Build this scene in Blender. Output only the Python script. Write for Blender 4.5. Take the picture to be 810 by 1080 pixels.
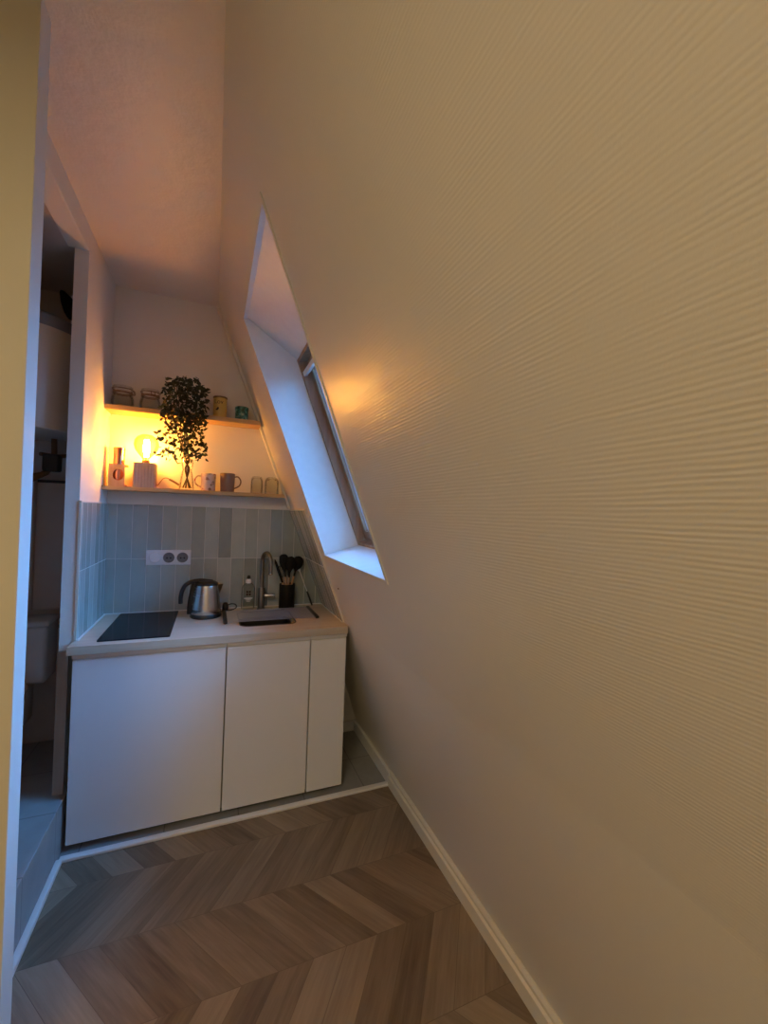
import bpy, bmesh, math, random
from mathutils import Vector, Matrix
for o in list(bpy.data.objects): bpy.data.objects.remove(o)
SC = bpy.context.scene
COL = SC.collection
R = math.radians
rnd = random.Random(7)

# ------------------------------------------------------------------ camera
CAM = Vector((.585, -2.759, 1.514)); YAW, PITCH, ROLL, FPX = R(22.36), R(.43), R(1.96), 436.0
f = Vector((math.sin(YAW)*math.cos(PITCH), math.cos(YAW)*math.cos(PITCH), math.sin(PITCH)))
r0 = Vector((math.cos(YAW), -math.sin(YAW), 0)); u0 = r0.cross(f)
Rv = math.cos(ROLL)*r0 + math.sin(ROLL)*u0
Uv = -math.sin(ROLL)*r0 + math.cos(ROLL)*u0
cd = bpy.data.cameras.new('camera'); cam = bpy.data.objects.new('camera', cd); COL.objects.link(cam)
M = Matrix.Identity(4)
for i in range(3):
    M[i][0], M[i][1], M[i][2], M[i][3] = Rv[i], Uv[i], -f[i], CAM[i]
cam.matrix_world = M
cd.sensor_fit = 'HORIZONTAL'; cd.sensor_width = 36; cd.lens = 36*FPX/810; cd.clip_start = .02
SC.camera = cam

# ------------------------------------------------------------------ world, lights, exposure
w = bpy.data.worlds.new('World'); SC.world = w; w.use_nodes = True
bg = w.node_tree.nodes['Background']; bg.inputs[0].default_value = (.11, .42, 1.0, 1)
_t = w.node_tree.nodes.new('ShaderNodeTexCoord'); _s = w.node_tree.nodes.new('ShaderNodeSeparateXYZ'); _r = w.node_tree.nodes.new('ShaderNodeMapRange')
_r.inputs[1].default_value = -.22; _r.inputs[2].default_value = .9; _r.inputs[3].default_value = 1.6; _r.inputs[4].default_value = 26.0; _r.interpolation_type = 'SMOOTHSTEP'
w.node_tree.links.new(_t.outputs['Generated'], _s.inputs[0]); w.node_tree.links.new(_s.outputs[2], _r.inputs[0]); w.node_tree.links.new(_r.outputs[0], bg.inputs[1])   # a dusk sky, brightest overhead

def area(name, loc, rot, size, energy, color, size_y=None):
    l = bpy.data.lights.new(name, 'AREA'); l.energy = energy; l.color = color; l.size = size
    if size_y: l.shape = 'RECTANGLE'; l.size_y = size_y
    o = bpy.data.objects.new(name, l); o.location = loc; o.rotation_euler = rot; COL.objects.link(o); return o
# the main room's ceiling lamp, behind the camera
area('room_ceiling_lamp', (-.36, -3.5, 2.68), (0, 0, 0), .8, 33.5, (1, .78, .48))
SC.view_settings.view_transform = 'Standard'; SC.view_settings.look = 'None'
SC.view_settings.gamma = 1; SC.view_settings.use_curve_mapping = False; SC.view_settings.exposure = 0.0

# ------------------------------------------------------------------ materials
class NT:
    def __init__(s, name):
        s.m = bpy.data.materials.new(name); s.m.use_nodes = True; s.t = s.m.node_tree
        s.b = s.t.nodes['Principled BSDF']; s.out = s.t.nodes['Material Output']
    def n(s, typ, **kw):
        x = s.t.nodes.new(typ)
        for k, v in kw.items(): setattr(x, k, v)
        return x
    def l(s, a, b): s.t.links.new(a, b)
    def math(s, op, a, b=None, c=None):
        x = s.n('ShaderNodeMath', operation=op)
        for i, v in enumerate((a, b, c)):
            if v is None: continue
            if isinstance(v, (int, float)): x.inputs[i].default_value = v
            else: s.l(v, x.inputs[i])
        return x.outputs[0]
    def pos(s):
        g = s.n('ShaderNodeNewGeometry'); sp = s.n('ShaderNodeSeparateXYZ'); s.l(g.outputs['Position'], sp.inputs[0])
        return g.outputs['Position'], sp.outputs[0], sp.outputs[1], sp.outputs[2]
    def comb(s, x, y, z):
        c = s.n('ShaderNodeCombineXYZ')
        for i, v in enumerate((x, y, z)):
            if isinstance(v, (int, float)): c.inputs[i].default_value = v
            else: s.l(v, c.inputs[i])
        return c.outputs[0]
    def noise(s, vec, scale, detail=3, rough=.55):
        x = s.n('ShaderNodeTexNoise'); x.inputs['Scale'].default_value = scale; x.inputs['Detail'].default_value = detail
        x.inputs['Roughness'].default_value = rough; s.l(vec, x.inputs['Vector']); return x.outputs[0]
    def ramp(s, fac, stops):
        x = s.n('ShaderNodeValToRGB'); e = x.color_ramp.elements
        while len(e) < len(stops): e.new(.5)
        for i, (p, c) in enumerate(stops): e[i].position = p; e[i].color = (*c, 1)
        s.l(fac, x.inputs[0]); return x.outputs[0]
    def mix(s, fac, a, b, typ='MIX'):
        x = s.n('ShaderNodeMix', data_type='RGBA', blend_type=typ)
        if isinstance(fac, (int, float)): x.inputs[0].default_value = fac
        else: s.l(fac, x.inputs[0])
        for i, v in ((6, a), (7, b)):
            if isinstance(v, tuple): x.inputs[i].default_value = (*v, 1)
            else: s.l(v, x.inputs[i])
        return x.outputs[2]
    def bump(s, h, strength, dist=.002):
        x = s.n('ShaderNodeBump'); x.inputs['Strength'].default_value = strength; x.inputs['Distance'].default_value = dist
        s.l(h, x.inputs['Height']); s.l(x.outputs[0], s.b.inputs['Normal'])
    def set(s, **kw):
        for k, v in kw.items():
            i = s.b.inputs[k]
            if isinstance(v, tuple): i.default_value = (*v, 1)
            elif isinstance(v, (int, float)): i.default_value = v
            else: s.l(v, i)
        return s

def plain(name, col, rough=.5, metal=0, var=.06, scale=25, bump=0, **kw):
    t = NT(name); p = t.n('ShaderNodeTexCoord').outputs['Object']
    nz = t.noise(p, scale)
    t.set(**{'Base Color': t.mix(nz, tuple(c*(1-var) for c in col), tuple(min(1, c*(1+var)) for c in col)), 'Roughness': rough, 'Metallic': metal})
    if bump: t.bump(t.noise(p, scale*8, 2), bump)
    for k, v in kw.items(): t.set(**{k.replace('_', ' '): v})
    return t.m

def plaster(name, col, rough=.6, lump=.25):
    t = NT(name); p, x, y, z = t.pos()
    c = t.mix(t.noise(p, 2.2, 4), tuple(k*.96 for k in col), tuple(min(1, k*1.03) for k in col))
    t.set(**{'Base Color': c, 'Roughness': rough})
    h = t.math('ADD', t.noise(p, 9, 3), t.math('MULTIPLY', t.noise(p, 120, 2), .12)); t.bump(h, lump, .01)
    return t.m

def ribbed_paint():
    t = NT('ribbed_cream_paint'); p, x, y, z = t.pos()
    wob = t.math('MULTIPLY', t.noise(t.comb(0, t.math('MULTIPLY', y, 9), t.math('MULTIPLY', z, 30)), 1, 2), .0045)
    ph = t.math('MULTIPLY', t.math('ADD', z, wob), 2*math.pi/.0066)
    s = t.math('SINE', ph)
    amp = t.noise(t.comb(x, t.math('MULTIPLY', y, 8), t.math('MULTIPLY', z, 60)), 1, 2)
    s2 = t.math('SINE', t.math('MULTIPLY', ph, .61))
    patch = t.ramp(t.noise(p, 2.3, 2), [(.35, (.35, .35, .35)), (.62, (1.3, 1.3, 1.3))])
    amp = t.math('MULTIPLY', t.math('POWER', t.math('MULTIPLY', amp, 1.9), 2.2), patch)
    h = t.math('ADD', t.math('MULTIPLY', t.math('ADD', s, t.math('MULTIPLY', s2, .2)), t.math('MULTIPLY', amp, .7)), t.math('MULTIPLY', t.noise(p, 240, 2), .6))
    h = t.math('ADD', h, t.math('MULTIPLY', t.noise(p, 5, 2), 2.5))
    c = t.mix(t.noise(p, 1.6, 3), (.70, .655, .56), (.75, .70, .60))
    t.set(**{'Base Color': c, 'Roughness': .30, 'Specular IOR Level': .5}); t.bump(h, .155, .0013)
    return t.m

def tile_mat(name, ua, phase):
    t = NT(name); p, x, y, z = t.pos(); u = {'x': x, 'y': y}[ua]
    W, H = .0772, .313
    uu = t.math('DIVIDE', t.math('ADD', u, 10-phase), W); vv = t.math('DIVIDE', t.math('SUBTRACT', z, 1.213-10*H), H)
    iu, iv = t.math('FLOOR', uu), t.math('FLOOR', vv); fu, fv = t.math('FRACT', uu), t.math('FRACT', vv)
    wn = t.n('ShaderNodeTexWhiteNoise', noise_dimensions='2D'); t.l(t.comb(iu, iv, 0), wn.inputs['Vector'])
    du = t.math('MULTIPLY', t.math('MINIMUM', fu, t.math('SUBTRACT', 1, fu)), W)
    dv = t.math('MULTIPLY', t.math('MINIMUM', fv, t.math('SUBTRACT', 1, fv)), H)
    d = t.math('MINIMUM', du, dv)
    g = t.n('ShaderNodeMapRange'); g.inputs[1].default_value = .0010; g.inputs[2].default_value = .0024; t.l(d, g.inputs[0])
    cloud = t.noise(t.comb(t.math('ADD', u, t.math('MULTIPLY', wn.outputs[0], 7)), 0, t.math('MULTIPLY', z, .7)), 14, 4)
    k = t.math('ADD', t.math('MULTIPLY', wn.outputs[0], .55), t.math('MULTIPLY', cloud, .45))
    col = t.ramp(k, [(.1, (.25, .285, .26)), (.5, (.36, .40, .365)), (.9, (.50, .53, .48))])
    t.set(**{'Base Color': t.mix(g.outputs[0], (.62, .61, .56), col), 'Roughness': t.math('ADD', t.math('MULTIPLY', t.math('SUBTRACT', 1, g.outputs[0]), .5), .16)})
    h = t.math('ADD', g.outputs[0], t.math('MULTIPLY', t.noise(t.comb(u, iu, z), 16, 3), .9)); t.bump(h, .5, .003)
    return t.m

def chevron():
    t = NT('chevron_oak_floor'); p, x, y, z = t.pos()
    P = .2965
    yy = t.math('DIVIDE', t.math('ADD', y, 20*P+.785), P)
    row = t.math('FLOOR', yy); fr = t.math('FRACT', yy)
    par = t.math('MODULO', row, 2)
    # row 0 (just below a seam) leans one way, row 1 the other
    tri = t.math('ADD', t.math('MULTIPLY', par, fr), t.math('MULTIPLY', t.math('SUBTRACT', 1, par), t.math('SUBTRACT', 1, fr)))
    u = t.math('SUBTRACT', x, t.math('MULTIPLY', tri, .215))
    uw = t.math('DIVIDE', t.math('ADD', u, 20), .1165)
    iu = t.math('FLOOR', uw); fu = t.math('FRACT', uw)
    wn = t.n('ShaderNodeTexWhiteNoise', noise_dimensions='2D'); t.l(t.comb(iu, row, 0), wn.inputs['Vector'])
    gr = t.noise(t.comb(t.math('MULTIPLY', u, 60), t.math('ADD', t.math('MULTIPLY', y, 5), t.math('MULTIPLY', wn.outputs[0], 40)), iu), 1, 5, .65)
    gr2 = t.noise(t.comb(t.math('MULTIPLY', u, 14), t.math('ADD', t.math('MULTIPLY', y, 3), t.math('MULTIPLY', wn.outputs[0], 90)), row), 1, 3)
    k = t.math('ADD', t.math('MULTIPLY', wn.outputs[0], .26), t.math('ADD', t.math('MULTIPLY', gr, .34), t.math('MULTIPLY', gr2, .40)))
    col = t.ramp(k, [(.24, (.082, .055, .034)), (.42, (.18, .13, .086)), (.58, (.265, .20, .138)), (.76, (.36, .28, .20))])
    du = t.math('MULTIPLY', t.math('MINIMUM', fu, t.math('SUBTRACT', 1, fu)), .1165)
    dv = t.math('MULTIPLY', t.math('MINIMUM', fr, t.math('SUBTRACT', 1, fr)), P)
    g = t.n('ShaderNodeMapRange'); g.inputs[1].default_value = .0004; g.inputs[2].default_value = .0013; t.l(t.math('MINIMUM', du, dv), g.inputs[0])
    t.set(**{'Base Color': t.mix(g.outputs[0], (.13, .092, .06), col), 'Roughness': .48}); t.bump(t.math('ADD', g.outputs[0], t.math('MULTIPLY', gr, .3)), .25, .0015)
    return t.m

def wood(name, dark, light, axis='x', sc=1, rough=.5):
    t = NT(name); p, x, y, z = t.pos()
    q = {'x': (1.6, 28, 28), 'y': (28, 1.6, 28), 'z': (28, 28, 1.6)}[axis]
    n = t.noise(t.comb(*[t.math('MULTIPLY', v, k*sc) for v, k in zip((x, y, z), q)]), 1, 5, .6)
    t.set(**{'Base Color': t.ramp(n, [(.3, dark), (.7, light)]), 'Roughness': rough}); t.bump(n, .12, .001)
    return t.m

def floor_tile():
    t = NT('grey_floor_tile'); p, x, y, z = t.pos()
    b = t.n('ShaderNodeTexBrick'); b.offset = 0; b.inputs['Scale'].default_value = 1
    b.inputs['Brick Width'].default_value = .33; b.inputs['Row Height'].default_value = .33; b.inputs['Mortar Size'].default_value = .003
    b.inputs['Color1'].default_value = (.30, .30, .285, 1); b.inputs['Color2'].default_value = (.34, .335, .32, 1); b.inputs['Mortar'].default_value = (.16, .155, .15, 1)
    t.l(t.comb(t.math('ADD', x, 3.3-.09), t.math('ADD', y, 3.3+.325), 0), b.inputs['Vector'])
    c = t.mix(.25, b.outputs[0], t.ramp(t.noise(p, 12, 4), [(.3, (.22, .22, .21)), (.7, (.42, .42, .40))]))
    t.set(**{'Base Color': c, 'Roughness': .4}); return t.m

def glass(name, tint=(1, 1, 1), rough=.02, refl=1.0, ior=1.45):
    t = NT(name); t.t.nodes.remove(t.b)
    tr = t.n('ShaderNodeBsdfTransparent'); tr.inputs[0].default_value = (*tint, 1)
    gl = t.n('ShaderNodeBsdfGlossy'); gl.inputs['Roughness'].default_value = rough
    fr = t.n('ShaderNodeFresnel'); fr.inputs[0].default_value = ior
    mx = t.n('ShaderNodeMixShader'); t.l(t.math('MULTIPLY', fr.outputs[0], refl), mx.inputs[0]); t.l(tr.outputs[0], mx.inputs[1]); t.l(gl.outputs[0], mx.inputs[2])
    t.l(mx.outputs[0], t.out.inputs[0]); return t.m

def emit(name, col, s):
    t = NT(name); t.set(**{'Base Color': col, 'Emission Color': col, 'Emission Strength': s}); return t.m

def steel(name, col=(.62, .60, .57), rough=.25):
    t = NT(name); p = t.n('ShaderNodeTexCoord').outputs['Object']
    sp = t.n('ShaderNodeSeparateXYZ'); t.l(p, sp.inputs[0])
    n = t.noise(t.comb(t.math('MULTIPLY', sp.outputs[0], 8), t.math('MULTIPLY', sp.outputs[1], 8), t.math('MULTIPLY', sp.outputs[2], 300)), 1, 3)
    t.set(**{'Base Color': col, 'Metallic': 1, 'Roughness': t.math('ADD', t.math('MULTIPLY', n, .12), rough-.06)}); return t.m

def floral():
    t = NT('floral_ceramic'); p = t.n('ShaderNodeTexCoord').outputs['Object']
    v = t.n('ShaderNodeTexVoronoi'); v.inputs['Scale'].default_value = 38; t.l(p, v.inputs['Vector'])
    blob = t.ramp(v.outputs['Distance'], [(.30, (1, 1, 1)), (.42, (0, 0, 0))])
    hue = t.ramp(t.math('FRACT', t.math('MULTIPLY', v.outputs['Color'], 1.0)), [(.25, (.42, .10, .14)), (.5, (.16, .17, .10)), (.75, (.55, .22, .28))])
    n = t.ramp(t.noise(p, 60, 2), [(.42, (0, 0, 0)), (.55, (1, 1, 1))])
    c = t.mix(t.math('MULTIPLY', blob, n), (.62, .48, .44), hue)
    t.set(**{'Base Color': c, 'Roughness': .25}); return t.m

def teal_tin():
    t = NT('teal_printed_tin'); p = t.n('ShaderNodeTexCoord').outputs['Object']
    n = t.noise(p, 45, 3)
    t.set(**{'Base Color': t.ramp(n, [(.38, (.012, .06, .06)), (.52, (.03, .20, .19)), (.62, (.30, .48, .44))]), 'Roughness': .3}); return t.m

m_white = plaster('white_wall_paint', (.81, .775, .70))
m_ceil = plaster('white_ceiling_plaster', (.80, .75, .69), .42, .8)
m_slant = ribbed_paint()
m_trim = plain('white_satin_paint', (.80, .79, .76), .35)
m_cream = plain('cream_corner_trim', (.70, .66, .55), .4)
m_cab = plain('white_satin_lacquer', (.80, .80, .79), .38, var=.01)
m_carcass = plain('white_melamine', (.74, .74, .73), .45)
m_dark = plain('near_black', (.03, .03, .03), .6)  # even near-black for plinths, bolt, valve and dark trim
m_top = wood('pale_oak_laminate', (.50, .405, .29), (.62, .525, .40), 'x', 1.2, .4)
m_panel = wood('brown_oak_panel', (.34, .275, .21), (.45, .375, .295), 'z', 1, .5)
m_shelf = wood('honey_pine_board', (.50, .30, .12), (.66, .43, .20), 'x', 1, .45)
m_frame = wood('varnished_pine_frame', (.30, .17, .09), (.50, .32, .19), 'z', .8, .4)
m_floor = chevron(); m_ftile = floor_tile()
m_tb = tile_mat('sea_green_tile_back', 'x', .041); m_tl = tile_mat('sea_green_tile_side', 'y', .012); m_ts = tile_mat('sea_green_tile_slope', 'y', .045)
m_glass = glass('clear_glass', (.96, .98, .97)); m_jar = glass('jar_glass', (.985, .985, .97), .03, .55, 1.3)
m_pane = glass('window_glass', (.97, .98, 1.0))
m_amber = glass('amber_bulb_glass', (1, .86, .45), .03, .5, 1.3)
m_fil = emit('hot_filament', (1, .72, .25), 320)
m_black = plain('black_plastic', (.012, .012, .012), .35)
m_blackm = plain('matte_black', (.006, .006, .006), .6, Specular_IOR_Level=.25)
m_hob = plain('black_ceramic_glass', (.006, .008, .011), .12, var=.0, Specular_IOR_Level=.12)
m_steel = steel('brushed_steel'); m_steel2 = steel('dark_steel', (.27, .25, .22), .3)
m_sinks = steel('sink_steel', (.20, .19, .18), .3)
m_wplast = plain('white_plastic', (.80, .80, .80), .35, var=.01)
m_gplast = plain('grey_plastic', (.24, .24, .25), .45)
m_sock = plain('socket_grey', (.16, .16, .165), .5)
m_rod = steel('rack_steel', (.36, .35, .35), .3)
m_leaf = plain('dark_green_leaf', (.020, .028, .012), .55, var=.5, scale=40)
m_stem = plain('brown_stem', (.09, .055, .03), .7)
m_dry = plain('dry_brown_leaf', (.30, .13, .05), .6)
m_rubber = plain('tan_rubber_seal', (.32, .20, .12), .6)
m_copper = plain('polished_copper', (.78, .32, .19), .16, 1.0, .03)
m_ply = wood('plywood_blond', (.50, .28, .13), (.60, .37, .19), 'z', 1.4, .5)
m_flute = plain('fluted_pale_ceramic', (.50, .35, .26), .55)
m_brown = plain('brown_glazed_ceramic', (.20, .125, .09), .3)
m_floral = floral(); m_teal = teal_tin()
m_tin = plain('yellow_printed_tin', (.62, .42, .10), .3, 0, .15)
m_rim = plain('bronze_tin_rim', (.22, .13, .07), .35, .6)
m_ink = plain('dark_print', (.05, .025, .018), .5)
m_lid = plain('beech_handle_wood', (.50, .29, .15), .5)
m_porc = plain('white_porcelain', (.74, .73, .70), .15, var=.01)
m_enamel = plain('white_enamel', (.70, .63, .54), .3, var=.02)
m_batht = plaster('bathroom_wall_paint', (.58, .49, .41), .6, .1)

# ------------------------------------------------------------------ mesh helpers
def obj(name, bm, mat, parent=None, smooth=True, loc=None, angle=35):
    me = bpy.data.meshes.new(name); bmesh.ops.recalc_face_normals(bm, faces=bm.faces[:])
    bm.to_mesh(me); bm.free()
    if mat: me.materials.append(mat)
    o = bpy.data.objects.new(name, me); COL.objects.link(o)
    if parent: o.parent = parent
    if loc: o.location = loc
    if smooth:
        for p in me.polygons: p.use_smooth = True
        me.set_sharp_from_angle(angle=R(angle))
    return o
def struct(name, bm, mat, parent=None, **k):
    o = obj(name, bm, mat, parent, **k); o['kind'] = 'structure'; return o
def tag(o, label, cat, group=None):
    o['label'] = label; o['category'] = cat
    if group: o['group'] = group
    return o
def thing(name, label, cat, loc=(0, 0, 0), group=None):
    o = bpy.data.objects.new(name, None); COL.objects.link(o); o.location = loc; o.empty_display_size = .05
    return tag(o, label, cat, group)
def B(): return bmesh.new()
def box(bm, a, b, bev=0, seg=2):
    t = bmesh.new(); bmesh.ops.create_cube(t, size=1)
    for v in t.verts: v.co = Vector([(a[i]+b[i])/2 + v.co[i]*(b[i]-a[i]) for i in range(3)])
    if bev: bmesh.ops.bevel(t, geom=t.edges[:], offset=bev, segments=seg, affect='EDGES', profile=.5)
    join(bm, t); return bm
def join(bm, t):
    me = bpy.data.meshes.new('tmp'); t.to_mesh(me); t.free(); bm.from_mesh(me); bpy.data.meshes.remove(me)
def prism(bm, pts, lo, hi, bev=0):
    """pts: list of 3D points of one face; lo -> offset vector"""
    t = bmesh.new(); off = Vector(hi)
    a = [t.verts.new(Vector(p)+Vector(lo)) for p in pts]; b = [t.verts.new(Vector(p)+off) for p in pts]
    t.faces.new(a); t.faces.new(b[::-1]); n = len(pts)
    for i in range(n): t.faces.new((a[i], b[i], b[(i+1) % n], a[(i+1) % n]))
    bmesh.ops.recalc_face_normals(t, faces=t.faces[:])
    if bev: bmesh.ops.bevel(t, geom=t.edges[:], offset=bev, segments=2, affect='EDGES')
    join(bm, t); return bm
def lathe(bm, prof, c=(0, 0, 0), seg=32, mod=None):
    """prof: (r,z) list; closed on the axis when r=0"""
    t = bmesh.new(); rings = []
    for r, z in prof:
        if r < 1e-6: rings.append([t.verts.new((c[0], c[1], c[2]+z))]); continue
        ring = []
        for i in range(seg):
            a = 2*math.pi*i/seg; k = mod(a) if mod else 1
            ring.append(t.verts.new((c[0]+r*k*math.cos(a), c[1]+r*k*math.sin(a), c[2]+z)))
        rings.append(ring)
    for p, q in zip(rings, rings[1:]):
        for i in range(seg):
            j = (i+1) % seg
            if len(p) == 1 and len(q) == 1: continue
            if len(p) == 1: t.faces.new((p[0], q[i], q[j]))
            elif len(q) == 1: t.faces.new((p[i], p[j], q[0]))
            else: t.faces.new((p[i], p[j], q[j], q[i]))
    join(bm, t); return bm
def smooth_path(pts, n=6):
    pts = [Vector(p) for p in pts]; out = []
    for i in range(len(pts)-1):
        p0 = pts[max(i-1, 0)]; p1 = pts[i]; p2 = pts[i+1]; p3 = pts[min(i+2, len(pts)-1)]
        for k in range(n):
            s = k/n
            out.append(.5*((2*p1)+(p2-p0)*s+(2*p0-5*p1+4*p2-p3)*s*s+(3*p1-p0-3*p2+p3)*s**3))
    out.append(pts[-1]); return out
def tube(bm, pts, r, seg=10, cap=True, flat=None):
    """r: number or list; flat: (rx, ry) scale of the section"""
    t = bmesh.new(); pts = [Vector(p) for p in pts]; n = len(pts); rings = []
    up = None
    for i, p in enumerate(pts):
        d = (pts[min(i+1, n-1)]-pts[max(i-1, 0)]).normalized()
        if up is None:
            up = Vector((0, 0, 1)) if abs(d.z) < .9 else Vector((0, 1, 0))
        s = d.cross(up).normalized(); up = s.cross(d).normalized()
        rr = r[i] if isinstance(r, (list, tuple)) else r
        fx, fy = flat or (1, 1)
        rings.append([t.verts.new(p + s*math.cos(2*math.pi*k/seg)*rr*fx + up*math.sin(2*math.pi*k/seg)*rr*fy) for k in range(seg)])
    for a, b in zip(rings, rings[1:]):
        for k in range(seg): t.faces.new((a[k], a[(k+1) % seg], b[(k+1) % seg], b[k]))
    if cap: t.faces.new(rings[0][::-1]); t.faces.new(rings[-1])
    join(bm, t); return bm
def cyl(bm, a, b, r, seg=20, bev=0):
    a, b = Vector(a), Vector(b)
    if bev:
        d = (b-a).normalized(); L = (b-a).length
        return tube(bm, [a, a+d*bev*.3, a+d*bev, b-d*bev, b-d*bev*.3, b], [r-bev, r-bev*.3, r, r, r-bev*.3, r-bev], seg)
    return tube(bm, [a, b], r, seg)
def text_mesh(s, size, bend_r=None):
    c = bpy.data.curves.new('t', 'FONT'); c.body = s; c.size = size; c.align_x = 'CENTER'; c.extrude = .0003
    o = bpy.data.objects.new('t', c); COL.objects.link(o); dg = bpy.context.evaluated_depsgraph_get()
    me = bpy.data.meshes.new_from_object(o.evaluated_get(dg)); bpy.data.objects.remove(o); bpy.data.curves.remove(c)
    bm = bmesh.new(); bm.from_mesh(me); bpy.data.meshes.remove(me); return bm

# ------------------------------------------------------------------ the setting
ZC = 2.765
SA, SB = 1.639, .387
def SX(z): return SA - SB*z
tdir = Vector((-SB, 0, 1)).normalized(); nout = Vector((1, 0, SB)).normalized()
def SP(y, z, off=0):   # point on the sloping wall; off > 0 outwards
    return Vector((SX(z), y, z)) + nout*off

struct('floor', box(B(), (-2.4, -5.1, -.1), (1.62, -.62, 0)), m_floor, smooth=False)
struct('floor.001', box(B(), (-.2, -.62, -.1), (1.62, .1, 0)), m_ftile, smooth=False)            # tiled strip under the kitchen
struct('floor.002', box(B(), (-1.3, -1.46, .0005), (.022, .02, .23), .003), m_ftile, smooth=False)      # raised bathroom floor
struct('ceiling', box(B(), (-2.4, -5.1, ZC), (1.0, .1, ZC+.1)), m_ceil, smooth=False)
bm = B(); prism(bm, [(-.03, 0, -.05), (1.75, 0, -.05), (1.75, 0, .2), (.55, 0, ZC+.05), (-.03, 0, ZC+.05)], (0, 0, 0), (0, .1, 0))
struct('wall_back', bm, m_white, smooth=False)
# left wall of the kitchen niche, ending at the bathroom doorway, with the header above the door
bm = B(); prism(bm, [(-.03, -.517, 0), (.004, -.517, 0), (.004, -.517, .861), (.025, -.517, .861), (.025, -.517, ZC+.03), (-.03, -.517, ZC+.03)], (0, 0, 0), (0, .522, 0)); struct('wall_left', bm, m_white, smooth=False)
bm = B(); box(bm, (-.055, -1.43, 2.66), (.025, -.517, ZC+.03), .004); struct('wall_left.001', bm, m_white, smooth=False)
bm = B(); box(bm, (-.055, -1.43, .22), (.022, -1.33, ZC)); struct('wall_left.002', bm, m_white, smooth=False)
# partition between the main room and the niche, its white end facing the window
bm = B(); box(bm, (-2.4, -1.492, 0), (.15, -1.424, ZC+.03), .002); wp = struct('wall_partition', bm, m_white, smooth=False)
wp.data.materials.append(plaster('warm_cream_wall_paint', (.68, .625, .47)))
for q in wp.data.polygons:
    if q.normal.y < -.9: q.material_index = 1
# main room shell behind the camera
struct('wall_rear', box(B(), (-2.5, -5.1, -.05), (1.75, -5.0, ZC+.05)), m_white, smooth=False)
struct('wall_left.003', box(B(), (-2.5, -5.1, -.05), (-2.4, -1.4, ZC+.05)), m_white, smooth=False)
# bathroom shell
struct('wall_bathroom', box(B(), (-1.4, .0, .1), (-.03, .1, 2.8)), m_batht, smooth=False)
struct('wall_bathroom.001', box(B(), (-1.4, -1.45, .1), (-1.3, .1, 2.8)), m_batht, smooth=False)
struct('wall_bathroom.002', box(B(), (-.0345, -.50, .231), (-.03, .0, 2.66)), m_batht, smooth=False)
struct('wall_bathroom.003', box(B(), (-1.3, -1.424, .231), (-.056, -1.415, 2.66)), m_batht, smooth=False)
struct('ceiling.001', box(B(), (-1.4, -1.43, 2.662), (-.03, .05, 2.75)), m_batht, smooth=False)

# sloping wall with the roof window's opening
YF, YN, Z0, Z1 = -.607, -1.452, 1.292, 2.457
def quad(bm, *p): bm.faces.new([bm.verts.new(Vector(q)) for q in p])
bm = B(); Ya, Yb = .05, -5.05
ZK = .95
for (ya, yb, za, zb) in ((Ya, YF, ZK, ZC+.04), (YN, Yb, ZK, ZC+.04), (YF, YN, ZK, Z0), (YF, YN, Z1, ZC+.04)):
    quad(bm, SP(ya, za), SP(yb, za), SP(yb, zb), SP(ya, zb))
xk = 1.556   # the slope runs down a little steeper to the skirting
for (ya, yb) in ((Ya, YF), (YF, YN), (YN, Yb)):
    quad(bm, (xk, ya, .08), (xk, yb, .08), SP(yb, ZK), SP(ya, ZK)); quad(bm, (xk, ya, -.03), (xk, yb, -.03), (xk, yb, .08), (xk, ya, .08))
# outer skin, so that the slope is a solid roof
D = .34
for (ya, yb, za, zb) in ((Ya, YF, .0, ZC+.04), (YN, Yb, .0, ZC+.04), (YF, YN, .0, Z0-.05), (YF, YN, Z1+.05, ZC+.3)):
    quad(bm, SP(ya, za, D), SP(yb, za, D), SP(yb, zb, D), SP(ya, zb, D))
bmesh.ops.remove_doubles(bm, verts=bm.verts[:], dist=1e-5)
struct('wall_right', bm, m_slant, smooth=False)
struct('wall_right.001', box(B(), (1.76, -5.1, -.1), (1.86, .1, .3)), m_white, smooth=False)
struct('ceiling.002', box(B(), (.45, -5.1, ZC+.09), (1.6, .1, ZC+.19)), m_white, smooth=False)

# reveals of the window: outer rectangle -> inner rectangle where the frame sits
dI = .195
def inner(y, z): return SP(y, z, dI)
zi0, zi1 = 1.276, 2.228
bm = B()
lip = SP(0, Z1, .022)
quad(bm, SP(YF, Z0), SP(YF, Z1), (lip.x, YF, lip.z), inner(YF, zi1), inner(YF, zi0))           # far side
struct('trim_1', bm, m_trim, smooth=False)
bm = B(); quad(bm, SP(YN, Z0), SP(YN, Z1), (lip.x, YN, lip.z), inner(YN, zi1), inner(YN, zi0)); struct('trim_2', bm, m_trim, smooth=False)
bm = B(); quad(bm, SP(YF, Z0), SP(YN, Z0), inner(YN, zi0), inner(YF, zi0)); struct('trim_3', bm, m_trim, smooth=False)
bm = B(); lip = SP(0, Z1, .022); lip = Vector((lip.x, 0, lip.z))
quad(bm, SP(YF, Z1), SP(YN, Z1), (lip.x, YN, lip.z), (lip.x, YF, lip.z))
quad(bm, (lip.x, YF, lip.z), (lip.x, YN, lip.z), inner(YN, zi1), inner(YF, zi1)); struct('trim_4', bm, m_trim, smooth=False)
# roof build-up beyond the frame so that no light leaks round it
bm = B()
for y in (YF, YN): quad(bm, SP(y, zi0-.02, dI), SP(y, zi1+.02, dI), SP(y, zi1+.02, D), SP(y, zi0-.02, D))
for z in (zi0, zi1): quad(bm, SP(YF, z, dI), SP(YN, z, dI), SP(YN, z, D), SP(YF, z, D))
struct('trim_5', bm, m_dark, smooth=False)
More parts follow.
